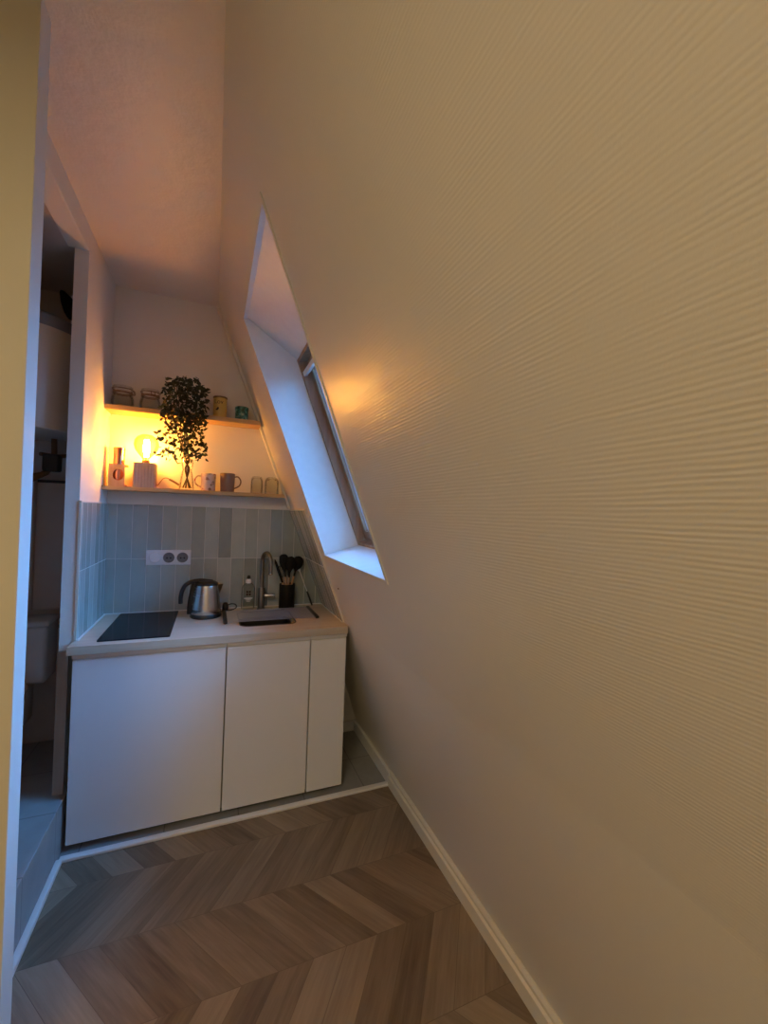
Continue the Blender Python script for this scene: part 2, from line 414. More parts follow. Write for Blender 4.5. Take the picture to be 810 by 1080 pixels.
# corner bead round the opening
def bar(bm, p, q, wv, hv):   # a bar from p to q with section vectors wv, hv
    p, q, wv, hv = map(Vector, (p, q, wv, hv)); t = bmesh.new()
    c = [t.verts.new(a+s*wv+h*hv) for a in (p, q) for s, h in ((0, 0), (1, 0), (1, 1), (0, 1))]
    for idx in ((0, 1, 2, 3), (7, 6, 5, 4), (0, 4, 5, 1), (1, 5, 6, 2), (2, 6, 7, 3), (3, 7, 4, 0)): t.faces.new([c[i] for i in idx])
    bmesh.ops.recalc_face_normals(t, faces=t.faces[:]); join(bm, t)
bm = B(); hw = .014; inn = -nout*.004
bar(bm, SP(YN, Z0-.014), SP(YN, Z1+.014), (0, -hw, 0), inn)
bar(bm, SP(YF, Z0), SP(YN, Z0), -tdir*hw, inn)
struct('trim_6', bm, m_cream, smooth=False)

# wooden roof window
win = bpy.data.objects.new('window_1', None); COL.objects.link(win); win['kind'] = 'structure'
def rect_ring(ya, yb, za, zb, wid, o0, o1):
    bm = B(); ta, tb = SP(0, za, 0), SP(0, zb, 0)
    bar(bm, SP(ya, za, o0), SP(ya, zb, o0), (0, -wid, 0), nout*(o1-o0))
    bar(bm, SP(yb, za, o0), SP(yb, zb, o0), (0, wid, 0), nout*(o1-o0))
    bar(bm, SP(ya-wid, za, o0), SP(yb+wid, za, o0), tdir*wid, nout*(o1-o0))
    bar(bm, SP(ya-wid, zb, o0), SP(yb+wid, zb, o0), -tdir*wid, nout*(o1-o0))
    return bm
struct('window_frame', rect_ring(YF, YN, zi0, zi1, .016, dI-.004, dI+.085), m_frame, win, smooth=False)
sash = struct('window_sash', rect_ring(YF-.018, YN+.018, zi0+.02, zi1-.02, .045, dI+.04, dI+.082), m_frame, win, smooth=False)
struct('window_sash_lining', rect_ring(YF-.055, YN+.055, zi0+.055, zi1-.055, .012, dI+.055, dI+.09), plain('pale_grey_aluminium', (.62, .64, .66), .35, .3), win, smooth=False)
bm = B(); bar(bm, SP(YF-.05, zi0+.05, dI+.066), SP(YF-.05, zi1-.05, dI+.066), (0, YN-YF+.10, 0), nout*.006)
struct('window_pane', bm, m_pane, win, smooth=False)
bm = B(); bar(bm, SP(YF-.02, zi1-.085, dI+.0), SP(YN+.02, zi1-.085, dI+.0), tdir*.022, nout*.018); struct('window_handle', bm, m_trim, win, smooth=False)
bm = B(); cyl(bm, SP(YF-.0155, 1.375, dI+.045), SP(YF-.0205, 1.375, dI+.045), .006, 14); struct('window_bolt', bm, m_dark, win)

# skirtings, kerbs
bm = B()
prism(bm, [(xk+.01, 0, 0), (1.537, 0, 0), (1.537, 0, .052), (1.545, 0, .058), (1.543, 0, .072), (1.550, 0, .084), (xk+.01, 0, .084)], (0, -.640, 0), (0, -5.0, 0))
struct('baseboard_right', bm, m_cream, smooth=False)
bm = B(); box(bm, (1.54, -.64, 0), (xk+.01, .0, .072), .004); struct('baseboard_right.001', bm, m_trim, smooth=False)
bm = B(); box(bm, (.05, -.014, 0), (1.54, 0, .07), .003); struct('baseboard_back', bm, m_trim, smooth=False)
bm = B(); box(bm, (.03, -.642, 0), (1.545, -.612, .014), .004); struct('trim_7', bm, m_trim, smooth=False)
bm = B(); box(bm, (.0215, -1.424, 0), (.046, -.642, .024), .006); struct('trim_8', bm, m_trim, smooth=False)
# oak board closing the wall's end beneath the worktop
bm = B(); box(bm, (-.031, -.530, .10), (.009, -.5175, .862), .001); struct('trim_9', bm, m_panel, smooth=False)
# raised batten on the slope beside the back corner, above the tiles
bm = B(); bar(bm, SP(-.002, 1.535), SP(-.002, ZC-.005), (0, -.045, 0), -nout*.014)
struct('trim_10', bm, m_white, smooth=False)
# glazed wall tiles
ZT = 1.527
bm = B(); prism(bm, [(.033, 0, .901), (SX(.901)-.008, 0, .901), (SX(ZT)-.008, 0, ZT), (.033, 0, ZT)], (0, -.008, 0), (0, -.0005, 0)); struct('trim_11', bm, m_tb, smooth=False)
bm = B(); box(bm, (.0255, -.517, .901), (.033, -.0005, ZT)); struct('trim_12', bm, m_tl, smooth=False)
bm = B(); bar(bm, SP(-.0005, .901), SP(-.0005, ZT), (0, -.517, 0), -nout*.008); struct('trim_13', bm, m_ts, smooth=False)
bm = B(); bar(bm, SP(-.517, .905), SP(-.517, ZT+.004), (0, -.006, 0), -nout*.010); bar(bm, SP(-.0, ZT), SP(-.523, ZT), tdir*.005, -nout*.010)
box(bm, (.0255, -.523, .905), (.0345, -.517, ZT+.005)); box(bm, (.0255, -.523, ZT), (.0345, 0, ZT+.004)); struct('trim_14', bm, m_cream, smooth=False)

# ------------------------------------------------------------------ base cabinets
def cabinet(x0, x1, label, cat='cabinet'):
    t = thing('kitchen_cabinet', label, cat, ((x0+x1)/2, -.3, 0), 'white handleless base cabinets'); cx, cy = (x0+x1)/2, -.3
    def L(p): return (p[0]-cx, p[1]-cy, p[2])
    g = .0035
    b = B(); box(b, L((x0+.001, -.562, .034)), L((x1-.001, -.03, .8615)))
    bmesh.ops.delete(b, geom=[max(b.faces, key=lambda q: q.calc_center_median().z)], context='FACES_ONLY')
    bmesh.ops.solidify(b, geom=b.faces[:], thickness=.016)
    obj('body', b, m_carcass, t, smooth=False)
    b = B()   # finger rail behind the top edge of the door
    prism(b, [L((x0+.001, -.586, .841)), L((x0+.001, -.586, .8612)), L((x0+.001, -.5625, .8612)), L((x0+.001, -.5625, .841))], (0, 0, 0), (x1-x0-.002, 0, 0)); obj('finger_rail', b, m_cab, t, smooth=False)
    b = B()   # door with a top edge bevelled backwards
    prism(b, [L((x0+g, -.585, .032)), L((x0+g, -.585, .831)), L((x0+g, -.580, .836)), L((x0+g, -.566, .831)), L((x0+g, -.566, .032))], (0, 0, 0), (x1-x0-2*g, 0, 0), .0012)
    obj('door', b, m_cab, t, smooth=False)
    b = B(); box(b, L((x0+.01, -.50, 0)), L((x1-.01, -.485, .034))); obj('plinth', b, m_dark, t, smooth=False)
    return t
cabinet(.035, .6675, 'wide white cabinet with a large blank door under the black hob')
cabinet(.6675, 1.0845, 'mid-width white cabinet with one blank door under the sink')
cabinet(1.0845, 1.285, 'narrow white cabinet at the right end beside the sloping wall')

# worktop with the sink cut out
def rrect(x0, x1, y0, y1, r, n=6):
    out = []
    for cx, cy, a0 in ((x1-r, y1-r, 0), (x0+r, y1-r, 90), (x0+r, y0+r, 180), (x1-r, y0+r, 270)):
        for k in range(n+1):
            a = R(a0+90*k/n); out.append((cx+r*math.cos(a), cy+r*math.sin(a)))
    return out
SXR = (.735, 1.03, -.475, -.135)
def plate_with_hole(bm, outer, hole, z0, z1):
    t = bmesh.new(); vo = [t.verts.new((*p, z1)) for p in outer]; vh = [t.verts.new((*p, z1)) for p in hole]
    e = [t.edges.new((v[i], v[(i+1) % len(v)])) for v in (vo, vh) for i in range(len(v))]
    bmesh.ops.triangle_fill(t, edges=e, use_beauty=True)
    r = bmesh.ops.extrude_face_region(t, geom=t.faces[:])
    for v in r['geom']:
        if isinstance(v, bmesh.types.BMVert): v.co.z = z0
    bmesh.ops.recalc_face_normals(t, faces=t.faces[:]); join(bm, t)
ov = [(.021, -.605), (1.284, -.605), (1.284, -.012), (.027, -.012), (.027, -.52), (.021, -.52)]
wt = thing('worktop', 'pale oak worktop running over the white cabinets', 'worktop', (0, 0, 0))
bm = B(); plate_with_hole(bm, ov, rrect(*SXR, .05), .863, .90); obj('board', bm, m_top, wt, smooth=False)
bm = B(); box(bm, (.033, -.016, .9002), (SX(.9)-.02, -.0085, .905)); box(bm, (.0335, -.515, .9002), (.041, -.009, .905)); bar(bm, SP(-.01, .9002, -.010), SP(-.515, .9002, -.010), (-.006, 0, 0), (0, 0, .005)); obj('silicone_joint', bm, m_trim, wt, smooth=False)

# sink
sk = thing('sink', 'steel undermount sink bowl set into the oak worktop', 'sink', (.8825, -.305, .9))
bm = B(); rings = []
for (ins, z) in ((-.004, -.037), (.002, -.04), (.004, -.10), (.012, -.155), (.03, -.17), (.10, -.174)):
    r = max(.052-ins*.3, .02); rr = rrect(SXR[0]+ins-.8825, SXR[1]-ins-.8825, SXR[2]+ins+.305, SXR[3]-ins+.305, r); rings.append([bm.verts.new((*p, z)) for p in rr])
for a, b in zip(rings, rings[1:]):
    for i in range(len(a)): bm.faces.new((a[i], a[(i+1) % len(a)], b[(i+1) % len(a)], b[i]))
bm.faces.new(rings[-1]); obj('basin', bm, m_sinks, sk)
bm = B(); plate_with_hole(bm, rrect(SXR[0]-.004-.8825, SXR[1]+.004-.8825, SXR[2]-.004+.305, SXR[3]+.004+.305, .054), rrect(SXR[0]+.003-.8825, SXR[1]-.003-.8825, SXR[2]+.003+.305, SXR[3]-.003+.305, .047), .0005, .003); obj('rim', bm, m_steel, sk)
bm = B(); lathe(bm, [(0, -.172), (.03, -.172), (.038, -.169), (.04, -.173)], (0, 0, 0), 24); obj('drain', bm, m_steel2, sk)

# hob
hb = thing('induction_hob', 'black glass two-zone hob set in the left of the oak worktop', 'hob', (.265, -.295, .9))
bm = B(); prism(bm, [(*p, 0) for p in rrect(-.1475, .1475, -.262, .262, .006, 3)], (0, 0, .0003), (0, 0, .006)); obj('glass_plate', bm, m_hob, hb, smooth=False)
bm = B()
m_ring = plain('grey_screen_print', (.030, .034, .04), .15)
for yy, r in ((-.11, .072), (.13, .09)):
    t = bmesh.new(); vs = [[t.verts.new((q*math.cos(2*math.pi*i/48), yy+q*math.sin(2*math.pi*i/48), .0061)) for i in range(48)] for q in (r, r-.0015)]
    for i in range(48): t.faces.new((vs[0][i], vs[0][(i+1) % 48], vs[1][(i+1) % 48], vs[1][i]))
    join(bm, t)
obj('zone_marking', bm, m_ring, hb, smooth=False)

# wall socket strip
pl = thing('wall_socket', 'white three-gang wall plate with two sockets above the kettle', 'socket', (.3485, -.008, 1.220))
bm = B(); box(bm, (-.119, -.010, -.044), (.119, .0005, .044), .003); obj('cover_plate', bm, m_wplast, pl)
bm = B(); t = bmesh.new(); lathe(t, [(0, .007), (.028, .007), (.031, .003), (.031, 0)], seg=32)
bmesh.ops.rotate(t, verts=t.verts, cent=(0, 0, 0), matrix=Matrix.Rotation(R(90), 3, 'X')); bmesh.ops.translate(t, verts=t.verts, vec=(-.073, -.010, 0)); join(bm, t)
obj('round_switch', bm, m_wplast, pl)
for cx in (0, .073):
    bm = B(); t = bmesh.new(); lathe(t, [(.027, .002), (.0285, .0035), (.030, .002), (.030, 0)], seg=32); lathe(t, [(0, .0), (.022, .0), (.026, .0006), (.0285, .0025)], seg=32)
    bmesh.ops.rotate(t, verts=t.verts, cent=(0, 0, 0), matrix=Matrix.Rotation(R(90), 3, 'X')); bmesh.ops.translate(t, verts=t.verts, vec=(cx, -.0115, 0)); join(bm, t)
    s = obj('socket', bm, m_sock, pl)
    for dx in (-.0095, .0095):
        bm = B(); cyl(bm, (cx+dx, -.0105, -.003), (cx+dx, -.0122, -.003), .0045, 12); obj('pin_hole', bm, m_blackm, s)
    bm = B(); cyl(bm, (cx, -.0105, .009), (cx, -.021, .009), .0025, 12, .001); obj('earth_pin', bm, m_steel, s)

# ------------------------------------------------------------------ shelves
def shelf(label, x0, x1, z0, z1, slope):
    t = bmesh.new(); d = .145
    xb0, xb1 = x1, x1-(z1-z0)*SB*slope
    bm = B(); prism(bm, [(x0, -d, z0), (xb0, -d, z0), (xb1, -d, z1), (x0, -d, z1)], (0, 0, 0), (0, d-.0005, 0), .0015)
    return tag(obj('wall_shelf', bm, m_shelf, smooth=False), label, 'shelf', 'honey pine wall shelves')
shelf('upper honey-wood wall shelf carrying the jars and tins', .0255, .833, 2.034, 2.060, 1)
shelf('lower honey-wood wall shelf carrying the lamp, mugs and glasses', .0255, .993, 1.600, 1.621, 1)
ZU, ZL = 2.060, 1.621

# clip-top jars
def jar(x, y, z, s, rot, label):
    t = thing('clip_jar', label, 'jar', (x, y, z), 'clip-top glass jars on the upper shelf')
    b = B(); lathe(b, [(0, .003), (.046*s, .0), (.053*s, .006), (.056*s, .022), (.055*s, .045), (.050*s, .066), (.045*s, .076), (.044*s, .082), (.041*s, .082), (.042*s, .074), (.047*s, .064), (.052*s, .045), (.053*s, .022), (.049*s, .010), (0, .008)], seg=40)
    obj('glass_body', b, m_jar, t)
    b = B(); lathe(b, [(.042*s, .0815), (.048*s, .081), (.0485*s, .086), (.042*s, .086)], seg=36); obj('seal', b, m_rubber, t)
    b = B(); lathe(b, [(.041*s, .0865), (.049*s, .0865), (.050*s, .098), (.049*s, .112), (.045*s, .117), (0, .119)], seg=36)
    obj('lid', b, m_jar, t)
    b = B()
    tube(b, [(.0505*s*math.cos(2*math.pi*k/36), .0505*s*math.sin(2*math.pi*k/36), .100) for k in range(37)], .0022, 8, False)
    tube(b, [(.0475*s*math.cos(2*math.pi*k/36), .0475*s*math.sin(2*math.pi*k/36), .077) for k in range(37)], .0020, 8, False)
    c, q = math.cos(rot), math.sin(rot)
    for sgn in (-1, 1):
        e = Vector((-q, c, 0))*.009*sgn; d = Vector((c, q, 0))
        tube(b, smooth_path([d*.048*s+e+Vector((0, 0, .102)), d*.058*s+e+Vector((0, 0, .094)), d*.059*s+e+Vector((0, 0, .078)), d*.050*s+e+Vector((0, 0, .074))], 5), .0018, 6)
    tube(b, [Vector((c, q, 0))*.059*s+Vector((-q, c, 0))*k+Vector((0, 0, .079)) for k in (-.012, .012)], .002, 6)
    obj('wire_clip', b, m_rim, t); return t
jar(.095, -.08, ZU, 1.0, R(-10), 'left clip-top glass jar, nearest the left wall')
jar(.230, -.08, ZU, .97, R(-70), 'right clip-top glass jar, beside the dark foliage')

# tins
tn = thing('tin_can', 'tall yellow printed tin with dark lid, right of the foliage', 'tin', (.598, -.08, ZU))
bm = B(); lathe(bm, [(0, .002), (.037, 0), (.0385, .002), (.0385, .118), (.037, .120)], seg=36); obj('body', bm, m_tin, tn)
bm = B(); lathe(bm, [(.0385, .118), (.0405, .119), (.0408, .126), (.0395, .128), (.037, .1275), (.035, .125), (0, .125)], seg=36); obj('lid', bm, m_rim, tn)
bm = B(); lathe(bm, [(.0386, .0005), (.0397, .001), (.0397, .004), (.0386, .005)], seg=36); obj('bottom_rim', bm, m_rim, tn)
def wrap(bm, r, a0, z0):
    for v in bm.verts:
        a = R(-90) + a0 + v.co.x/r; k = r + .0002 + v.co.z; v.co = Vector((k*math.cos(a), k*math.sin(a), z0+v.co.y))
    return bm
t = text_mesh('Lov', .036); wrap(t, .0385, R(-14), .082)
d = bmesh.new()   # small bird-like figure
pts = [(-.013, -.004), (-.006, .000), (-.001, .009), (.006, .011), (.009, .005), (.006, -.003), (.001, -.008), (-.006, -.008)]
fv = [d.verts.new((x, y, .0004)) for x, y in pts]; d.faces.new(fv); bmesh.ops.subdivide_edges(d, edges=d.edges[:], cuts=1); wrap(d, .0385, R(-22), .050)
obj('printed_figure', d, m_ink, tn, smooth=False)
obj('printed_lettering', t, m_ink, tn, smooth=False)
tk = thing('tea_tin', 'short teal printed tin with lid near the right end of the shelf', 'tin', (.722, -.08, ZU))
bm = B(); lathe(bm, [(0, .001), (.037, 0), (.038, .002), (.038, .066), (.037, .067)], seg=36); obj('body', bm, m_teal, tk)
bm = B(); lathe(bm, [(.0382, .064), (.0400, .065), (.0402, .080), (.038, .083), (0, .083)], seg=36); obj('lid', bm, m_teal, tk)

# ------------------------------------------------------------------ lower shelf
# wooden holder with a round opening, copper canister inside
hx, hy = .090, -.085
t = thing('wooden_holder', 'blond wooden holder with a round opening, left end of the lower shelf', 'holder', (hx, hy, ZL))
circ = [(.006+.026*math.cos(2*math.pi*k/36), .064+.031*math.sin(2*math.pi*k/36)) for k in range(36)]
bm = B(); pz = bmesh.new(); plate_with_hole(pz, [(-.040, .0), (.036, .0), (.036, .122), (-.040, .122)], circ, -.004, .004)
bmesh.ops.rotate(pz, verts=pz.verts, cent=(0, 0, 0), matrix=Matrix.Rotation(R(90), 3, 'X')); bmesh.ops.translate(pz, verts=pz.verts, vec=(0, -.036, 0)); join(bm, pz)
obj('front_panel', bm, m_ply, t, smooth=False)
bm = B(); box(bm, (-.040, -.032, 0), (.036, .036, .010), .001); obj('base', bm, m_ply, t, smooth=False)
bm = B(); box(bm, (-.040, -.032, .010), (-.033, .036, .122), .001); obj('side_panel', bm, m_ply, t, smooth=False)
bm = B(); plate_with_hole(bm, [(-.033, -.032), (.042, -.032), (.042, .036), (-.033, .036)], [(.0+.029*math.cos(2*math.pi*k/32), .001+.029*math.sin(2*math.pi*k/32)) for k in range(32)], .112, .122); obj('top_ring', bm, m_ply, t, smooth=False)
t = thing('copper_canister', 'shiny copper cylinder standing up in the wooden holder beside the lamp', 'canister', (hx, hy+.001, ZL+.0102))
bm = B(); lathe(bm, [(0, 0), (.026, 0), (.0275, .003), (.0275, .203), (.026, .206), (0, .206)], seg=40, mod=lambda a: 1+.012*math.cos(6*a)); obj('body', bm, m_copper, t)
bm = B(); lathe(bm, [(.0277, .196), (.0287, .197), (.0287, .203), (.0277, .204)], seg=40); obj('collar', bm, m_copper, t)

# table lamp
lx, ly = .221, -.088
lamp = thing('table_lamp', 'small fluted table lamp with a lit amber globe bulb', 'lamp', (lx, ly, ZL))
N = 40
def flute(th): return 1
bm = B(); ring0 = []
prof = []
for side in range(4):
    for k in range(N):
        s = -1+2*k/N; dd = -.0022*abs(math.sin(s*math.pi*3.5))
        p = Vector((.053*s, -.053-dd+-.0, 0)); p.y = -.053 + .0030*abs(math.sin(s*math.pi*3.5))
        prof.append(Matrix.Rotation(R(90*side), 3, 'Z') @ p)
a = [bm.verts.new(p) for p in prof]; b_ = [bm.verts.new(p+Vector((0, 0, .138))) for p in prof]
for i in range(len(a)): bm.faces.new((a[i], a[(i+1) % len(a)], b_[(i+1) % len(a)], b_[i]))
bm.faces.new(a[::-1]); bm.faces.new(b_); obj('base', bm, m_flute, lamp, angle=50)
bm = B(); lathe(bm, [(0, .138), (.019, .138), (.019, .152), (.017, .156), (0, .156)], seg=28); obj('bulb_socket', bm, m_rim, lamp)
bm = B(); lathe(bm, [(.015, .150), (.016, .160), (.024, .172), (.042, .193), (.057, .217), (.0635, .242), (.060, .266), (.048, .286), (.028, .299), (0, .303)], seg=40); bulb = obj('bulb', bm, m_amber, lamp)
bm = B(); 
for k in range(5):
    a_ = 2*math.pi*k/5; tube(bm, [(.009*math.cos(a_), .009*math.sin(a_), .176), (.017*math.cos(a_), .017*math.sin(a_), .225), (.010*math.cos(a_), .010*math.sin(a_), .272)], .0022, 6)
obj('filament', bm, m_fil, bulb)
bm = B(); tube(bm, smooth_path([(0, 0, .15), (0, 0, .2), (0, 0, .276)], 3), .0035, 8); obj('filament_stem', bm, m_glass, bulb)
bl = bpy.data.lights.new('bulb_light', 'POINT'); bl.energy = 7.2; bl.color = (1, .25, .003); bl.shadow_soft_size = .022
blo = bpy.data.objects.new('bulb_light', bl); blo.location = (lx, ly, ZL+.228); COL.objects.link(blo)
bm = B(); tube(bm, smooth_path([(.053, .01, .02), (.064, .0, .020), (.075, -.01, .035), (.092, -.012, .058), (.112, -.010, .062), (.13, -.008, .050)], 6), .0022, 8)
tube(bm, smooth_path([(.168, .004, .030), (.175, .02, .012), (.16, .045, .003), (.10, .05, .003), (.07, .035, .003), (.09, .02, .003), (.13, .03, .003)], 6), .0022, 8); cd_ = obj('cord', bm, m_rubber, lamp)
bm = B(); tube(bm, smooth_path([(.122, -.009, .056), (.135, -.006, .050), (.155, -.001, .038), (.170, .004, .028)], 4), .0075, 10, flat=(1, .8)); obj('inline_switch', bm, m_rubber, cd_)

# vase and the leafy branch
vx, vy = .433, -.09
v = thing('glass_vase', 'waisted clear glass vase with dark stems inside', 'vase', (vx, vy, ZL))
bm = B(); lathe(bm, [(0, .004), (.036, 0), (.041, .006), (.040, .03), (.034, .075), (.027, .108), (.025, .120), (.031, .138), (.034, .155), (.031, .172), (.029, .180), (.027, .180), (.029, .170), (.031, .155), (.028, .140), (.022, .120), (.024, .108), (.031, .075), (.037, .03), (.037, .012), (0, .010)], seg=40); obj('glass_body', bm, m_jar, v)
pt = thing('leafy_branch', 'tall dark leafy branch standing in the glass vase before both shelves', 'plant', (vx, vy, ZL+.011))
bm = B()
stems = []
for k in range(7):
    a = 2*math.pi*k/7; c, s = math.cos(a), math.sin(a); tx = rnd.uniform(-.07, .07); ty = -.10+rnd.uniform(-.035, .03); h = rnd.uniform(.42, .60)
    path = smooth_path([(.022*c, .022*s, .0), (-.012*c, -.012*s, .11), (.016*c-.004, .016*s-.01, .168), (tx*.6-.01, ty*.65, .28), (tx-.02, ty, .42), (tx*1.1-.02, ty, h)], 6)
    stems.append(path); tube(bm, path, [.0036-.0018*i/len(path) for i in range(len(path))], 6)
obj('stem', bm, m_stem, pt)
bm = B()
def leaf(bm, p, d, n, L, W):
    d = d.normalized(); s = d.cross(n)
    if s.length < 1e-3: s = d.cross(Vector((1, 0, 0)))
    s.normalize(); n = s.cross(d)
    vs = [bm.verts.new(p + d*L*a + s*W*b + n*L*c) for a, b, c in ((0, 0, 0), (.3, .42, .05), (.62, .40, .02), (1, 0, -.12), (.62, -.40, .02), (.3, -.42, .05), (.45, 0, -.06))]
    for i in range(6): bm.faces.new((vs[i], vs[(i+1) % 6], vs[6]))
cnt = 0
while cnt < 1150:
    z = rnd.choice((rnd.uniform(.155, .62), rnd.uniform(.155, .42), rnd.uniform(.36, .60)))
    # silhouette in local x and depth, dense tuft on top and looser below
    if z > .58: x0, x1 = -.085, .06
    elif z > .40: x0, x1 = -.125, .095
    elif z > .30: x0, x1 = -.125, .085
    else: x0, x1 = -.150, .10
    if z < .19 and rnd.random() < .35: continue
    x = rnd.uniform(x0, x1)
    if z < .40 and x < -.03 and rnd.random() < .45: continue
    if z < .44: y = rnd.uniform(-.165, -.075)
    else: y = rnd.uniform(-.165, -.02)
    d = Vector((rnd.uniform(-1, 1), rnd.uniform(-1, .4), rnd.uniform(-1, .5))); n = Vector((rnd.uniform(-1, 1), rnd.uniform(-1, 1), rnd.uniform(-.5, 1)))
    L = rnd.uniform(.021, .034); leaf(bm, Vector((x, y, z)), d, n, L, L*.62); cnt += 1
tw = []
for k in range(26):
    st = stems[k % 7]; i0 = rnd.randrange(18, len(st)-1); p = Vector(st[i0]); q = p+Vector((rnd.uniform(-.07, .06), rnd.uniform(-.04, .01), rnd.uniform(-.12, .06)))
    tube(bm, [p, (p+q)/2+Vector((0, 0, .02)), q], .0009, 4)
fo = obj('foliage', bm, m_leaf, pt, smooth=False)
for (px, pz) in ((-.058, .152),):
    bm = B(); p = Vector((px, -.055, pz)); 
    tube(bm, [p+Vector((-.022, 0, .030)), p+Vector((-.012, -.002, .018)), p+Vector((0, 0, 0)), p+Vector((.010, 0, -.018)), p+Vector((.026, .02, -.012))], [.001, .010, .011, .006, .0015], 8, flat=(1, .35)); o = obj('dry_leaf', bm, m_dry, pt); o['label'] = 'dry brown leaf'

# mugs
def mug(name, x, y, r, h, mat, ha, label, taper=.97):
    t = thing(name, label, 'mug', (x, y, ZL), 'mugs on the lower shelf')
    b = B(); lathe(b, [(0, .003), (r*taper-.004, 0), (r*taper, .004), (r, h-.002), (r-.001, h), (r-.003, h), (r-.004, h-.004), (r*taper-.005, .008), (0, .006)], seg=40); obj('body', b, mat, t)
    c, s = math.cos(ha), math.sin(ha); D = Vector((c, s, 0))
    b = B(); tube(b, smooth_path([D*(r-.003)+Vector((0, 0, h*.82)), D*(r+.018)+Vector((0, 0, h*.84)), D*(r+.034)+Vector((0, 0, h*.62)), D*(r+.026)+Vector((0, 0, h*.36)), D*(r-.003)+Vector((0, 0, h*.20))], 7), .0052, 10, flat=(1.2, .8)); obj('handle', b, mat, t); return t
mug('floral_mug', .549, -.08, .0405, .103, m_floral, R(188), 'pink floral mug with its handle to the left, beside the vase')
mug('brown_mug', .655, -.08, .0430, .112, m_brown, R(-12), 'plain brown mug with its handle to the right', .93)
# upturned tumblers
def tumbler(x, y, r, label):
    t = tag(obj('glass_tumbler', lathe(B(), [(r*.98, 0), (r, .004), (r, .070), (r*.94, .092), (r*.70, .104), (0, .107), (0, .098), (r*.62, .096), (r*.86, .086), (r*.93, .068), (r*.93, .003), (r*.98, 0)], seg=40, mod=lambda a: 1+.012*math.cos(10*a)), m_jar, loc=(x, y, ZL)), label, 'glass', 'upturned tumblers on the lower shelf'); return t
tumbler(.826, -.08, .036, 'left upturned clear tumbler, nearest the brown mug')
tumbler(.917, -.08, .043, 'right upturned clear tumbler at the end of the lower shelf')

# ------------------------------------------------------------------ on the worktop
ZW = .9002
k = thing('electric_kettle', 'steel kettle with black handle on the worktop, right of the hob', 'kettle', (.563, -.185, ZW))
bm = B(); lathe(bm, [(0, .0), (.081, 0), (.084, .004), (.083, .016), (.079, .021), (0, .021)], seg=48); obj('base', bm, m_black, k)
bm = B(); lathe(bm, [(0, .021), (.077, .021), (.079, .026), (.0775, .05), (.073, .095), (.067, .14), (.0625, .176), (.061, .181), (0, .181)], seg=56); body = obj('body', bm, m_steel, k)
bm = B(); lathe(bm, [(.061, .179), (.0615, .186), (.057, .194), (.040, .203), (.016, .207), (0, .2075)], seg=40); obj('lid', bm, m_black, k)
bm = B(); t = smooth_path([(.030, 0, .200), (-.020, 0, .206), (-.070, 0, .202), (-.108, 0, .184), (-.127, 0, .148), (-.133, 0, .108), (-.132, 0, .080)], 7)
tube(bm, t, [.011+.004*min(1, i/12) for i in range(len(t))], 12, flat=(1.15, .8)); obj('handle', bm, m_black, k)
bm = B(); tube(bm, smooth_path([(-.063, 0, .190), (-.070, 0, .16), (-.079, 0, .10), (-.083, 0, .055), (-.083, 0, .018)], 5), [.010]*21, 10, flat=(1.6, .7)); obj('handle_spine', bm, m_black, k)
bm = B(); prism(bm, [(.050, -.022, .184), (.050, .022, .184), (.086, .004, .184), (.086, -.004, .184)], (0, 0, 0), (0, 0, -.0), 0); bm.free()
bm = B(); vs = [bm.verts.new(p) for p in ((.052, -.024, .183), (.052, .024, .183), (.088, 0, .184), (.061, -.020, .125), (.061, .020, .125), (.066, 0, .120))]
for q in ((0, 1, 2), (0, 2, 5, 3), (1, 4, 5, 2), (3, 5, 4), (0, 3, 4, 1)): bm.faces.new([vs[i] for i in q])
obj('spout', bm, m_steel2, k, smooth=False)
bm = B(); tube(bm, smooth_path([(.070, .04, .010), (.10, .085, .006), (.14, .10, .006), (.168, .105, .018), (.164, .108, .036), (.14, .106, .042), (.118, .10, .036)], 6), .0035, 8); cb = obj('cord', bm, m_black, k)
bm = B(); lathe(bm, [(0, 0), (.017, 0), (.018, .004), (.018, .028), (.016, .044), (.010, .053), (0, .055)], (.106, .098, .0), 24); obj('plug', bm, m_black, cb)

# soap bottle
b0 = thing('soap_bottle', 'clear washing-up bottle with white neck and black cap behind the sink', 'bottle', (.800, -.062, ZW))
bm = B(); lathe(bm, [(0, .002), (.036, 0), (.040, .006), (.040, .125), (.036, .145), (.022, .160), (.014, .164), (.014, .170), (.0125, .170), (.0125, .163), (.021, .157), (.034, .143), (.038, .123), (.038, .008), (0, .006)], seg=36)
for vv in bm.verts: vv.co.y *= .62
obj('body', bm, m_jar, b0)
bm = B(); lathe(bm, [(.0135, .162), (.0165, .163), (.0160, .180), (.012, .186), (.010, .190), (0, .190)], seg=24); obj('neck', bm, m_wplast, b0)
bm = B(); lathe(bm, [(.0105, .189), (.0112, .192), (.0095, .206), (.006, .210), (0, .211)], seg=20); obj('cap', bm, m_black, b0)
bm = B()
for sx in (-.0075, .0075):
    for sz in (.112, .096): box(bm, (sx-.0058, -.0262, sz-.0062), (sx+.0058, -.0250, sz+.0062), .0005, 1)
obj('label_mark', bm, m_ink, b0, smooth=False)
bm = B()
for (zz, hw_, hh) in ((.072, .027, .0052), (.062, .017, .002), (.054, .012, .0018)):
    n_ = 14; va = []
    for i in range(n_+1):
        x = -hw_+2*hw_*i/n_; yv = -.62*math.sqrt(max(.0405**2-x*x, 0))-.0003; e = hh*math.sqrt(max(0, 1-(x/hw_)**2))+.0004; va.append((bm.verts.new((x, yv, zz-e)), bm.verts.new((x, yv, zz+e))))
    for p_, q_ in zip(va, va[1:]): bm.faces.new((p_[0], q_[0], q_[1], p_[1]))
obj('label_text_band', bm, m_wplast, b0, smooth=False)

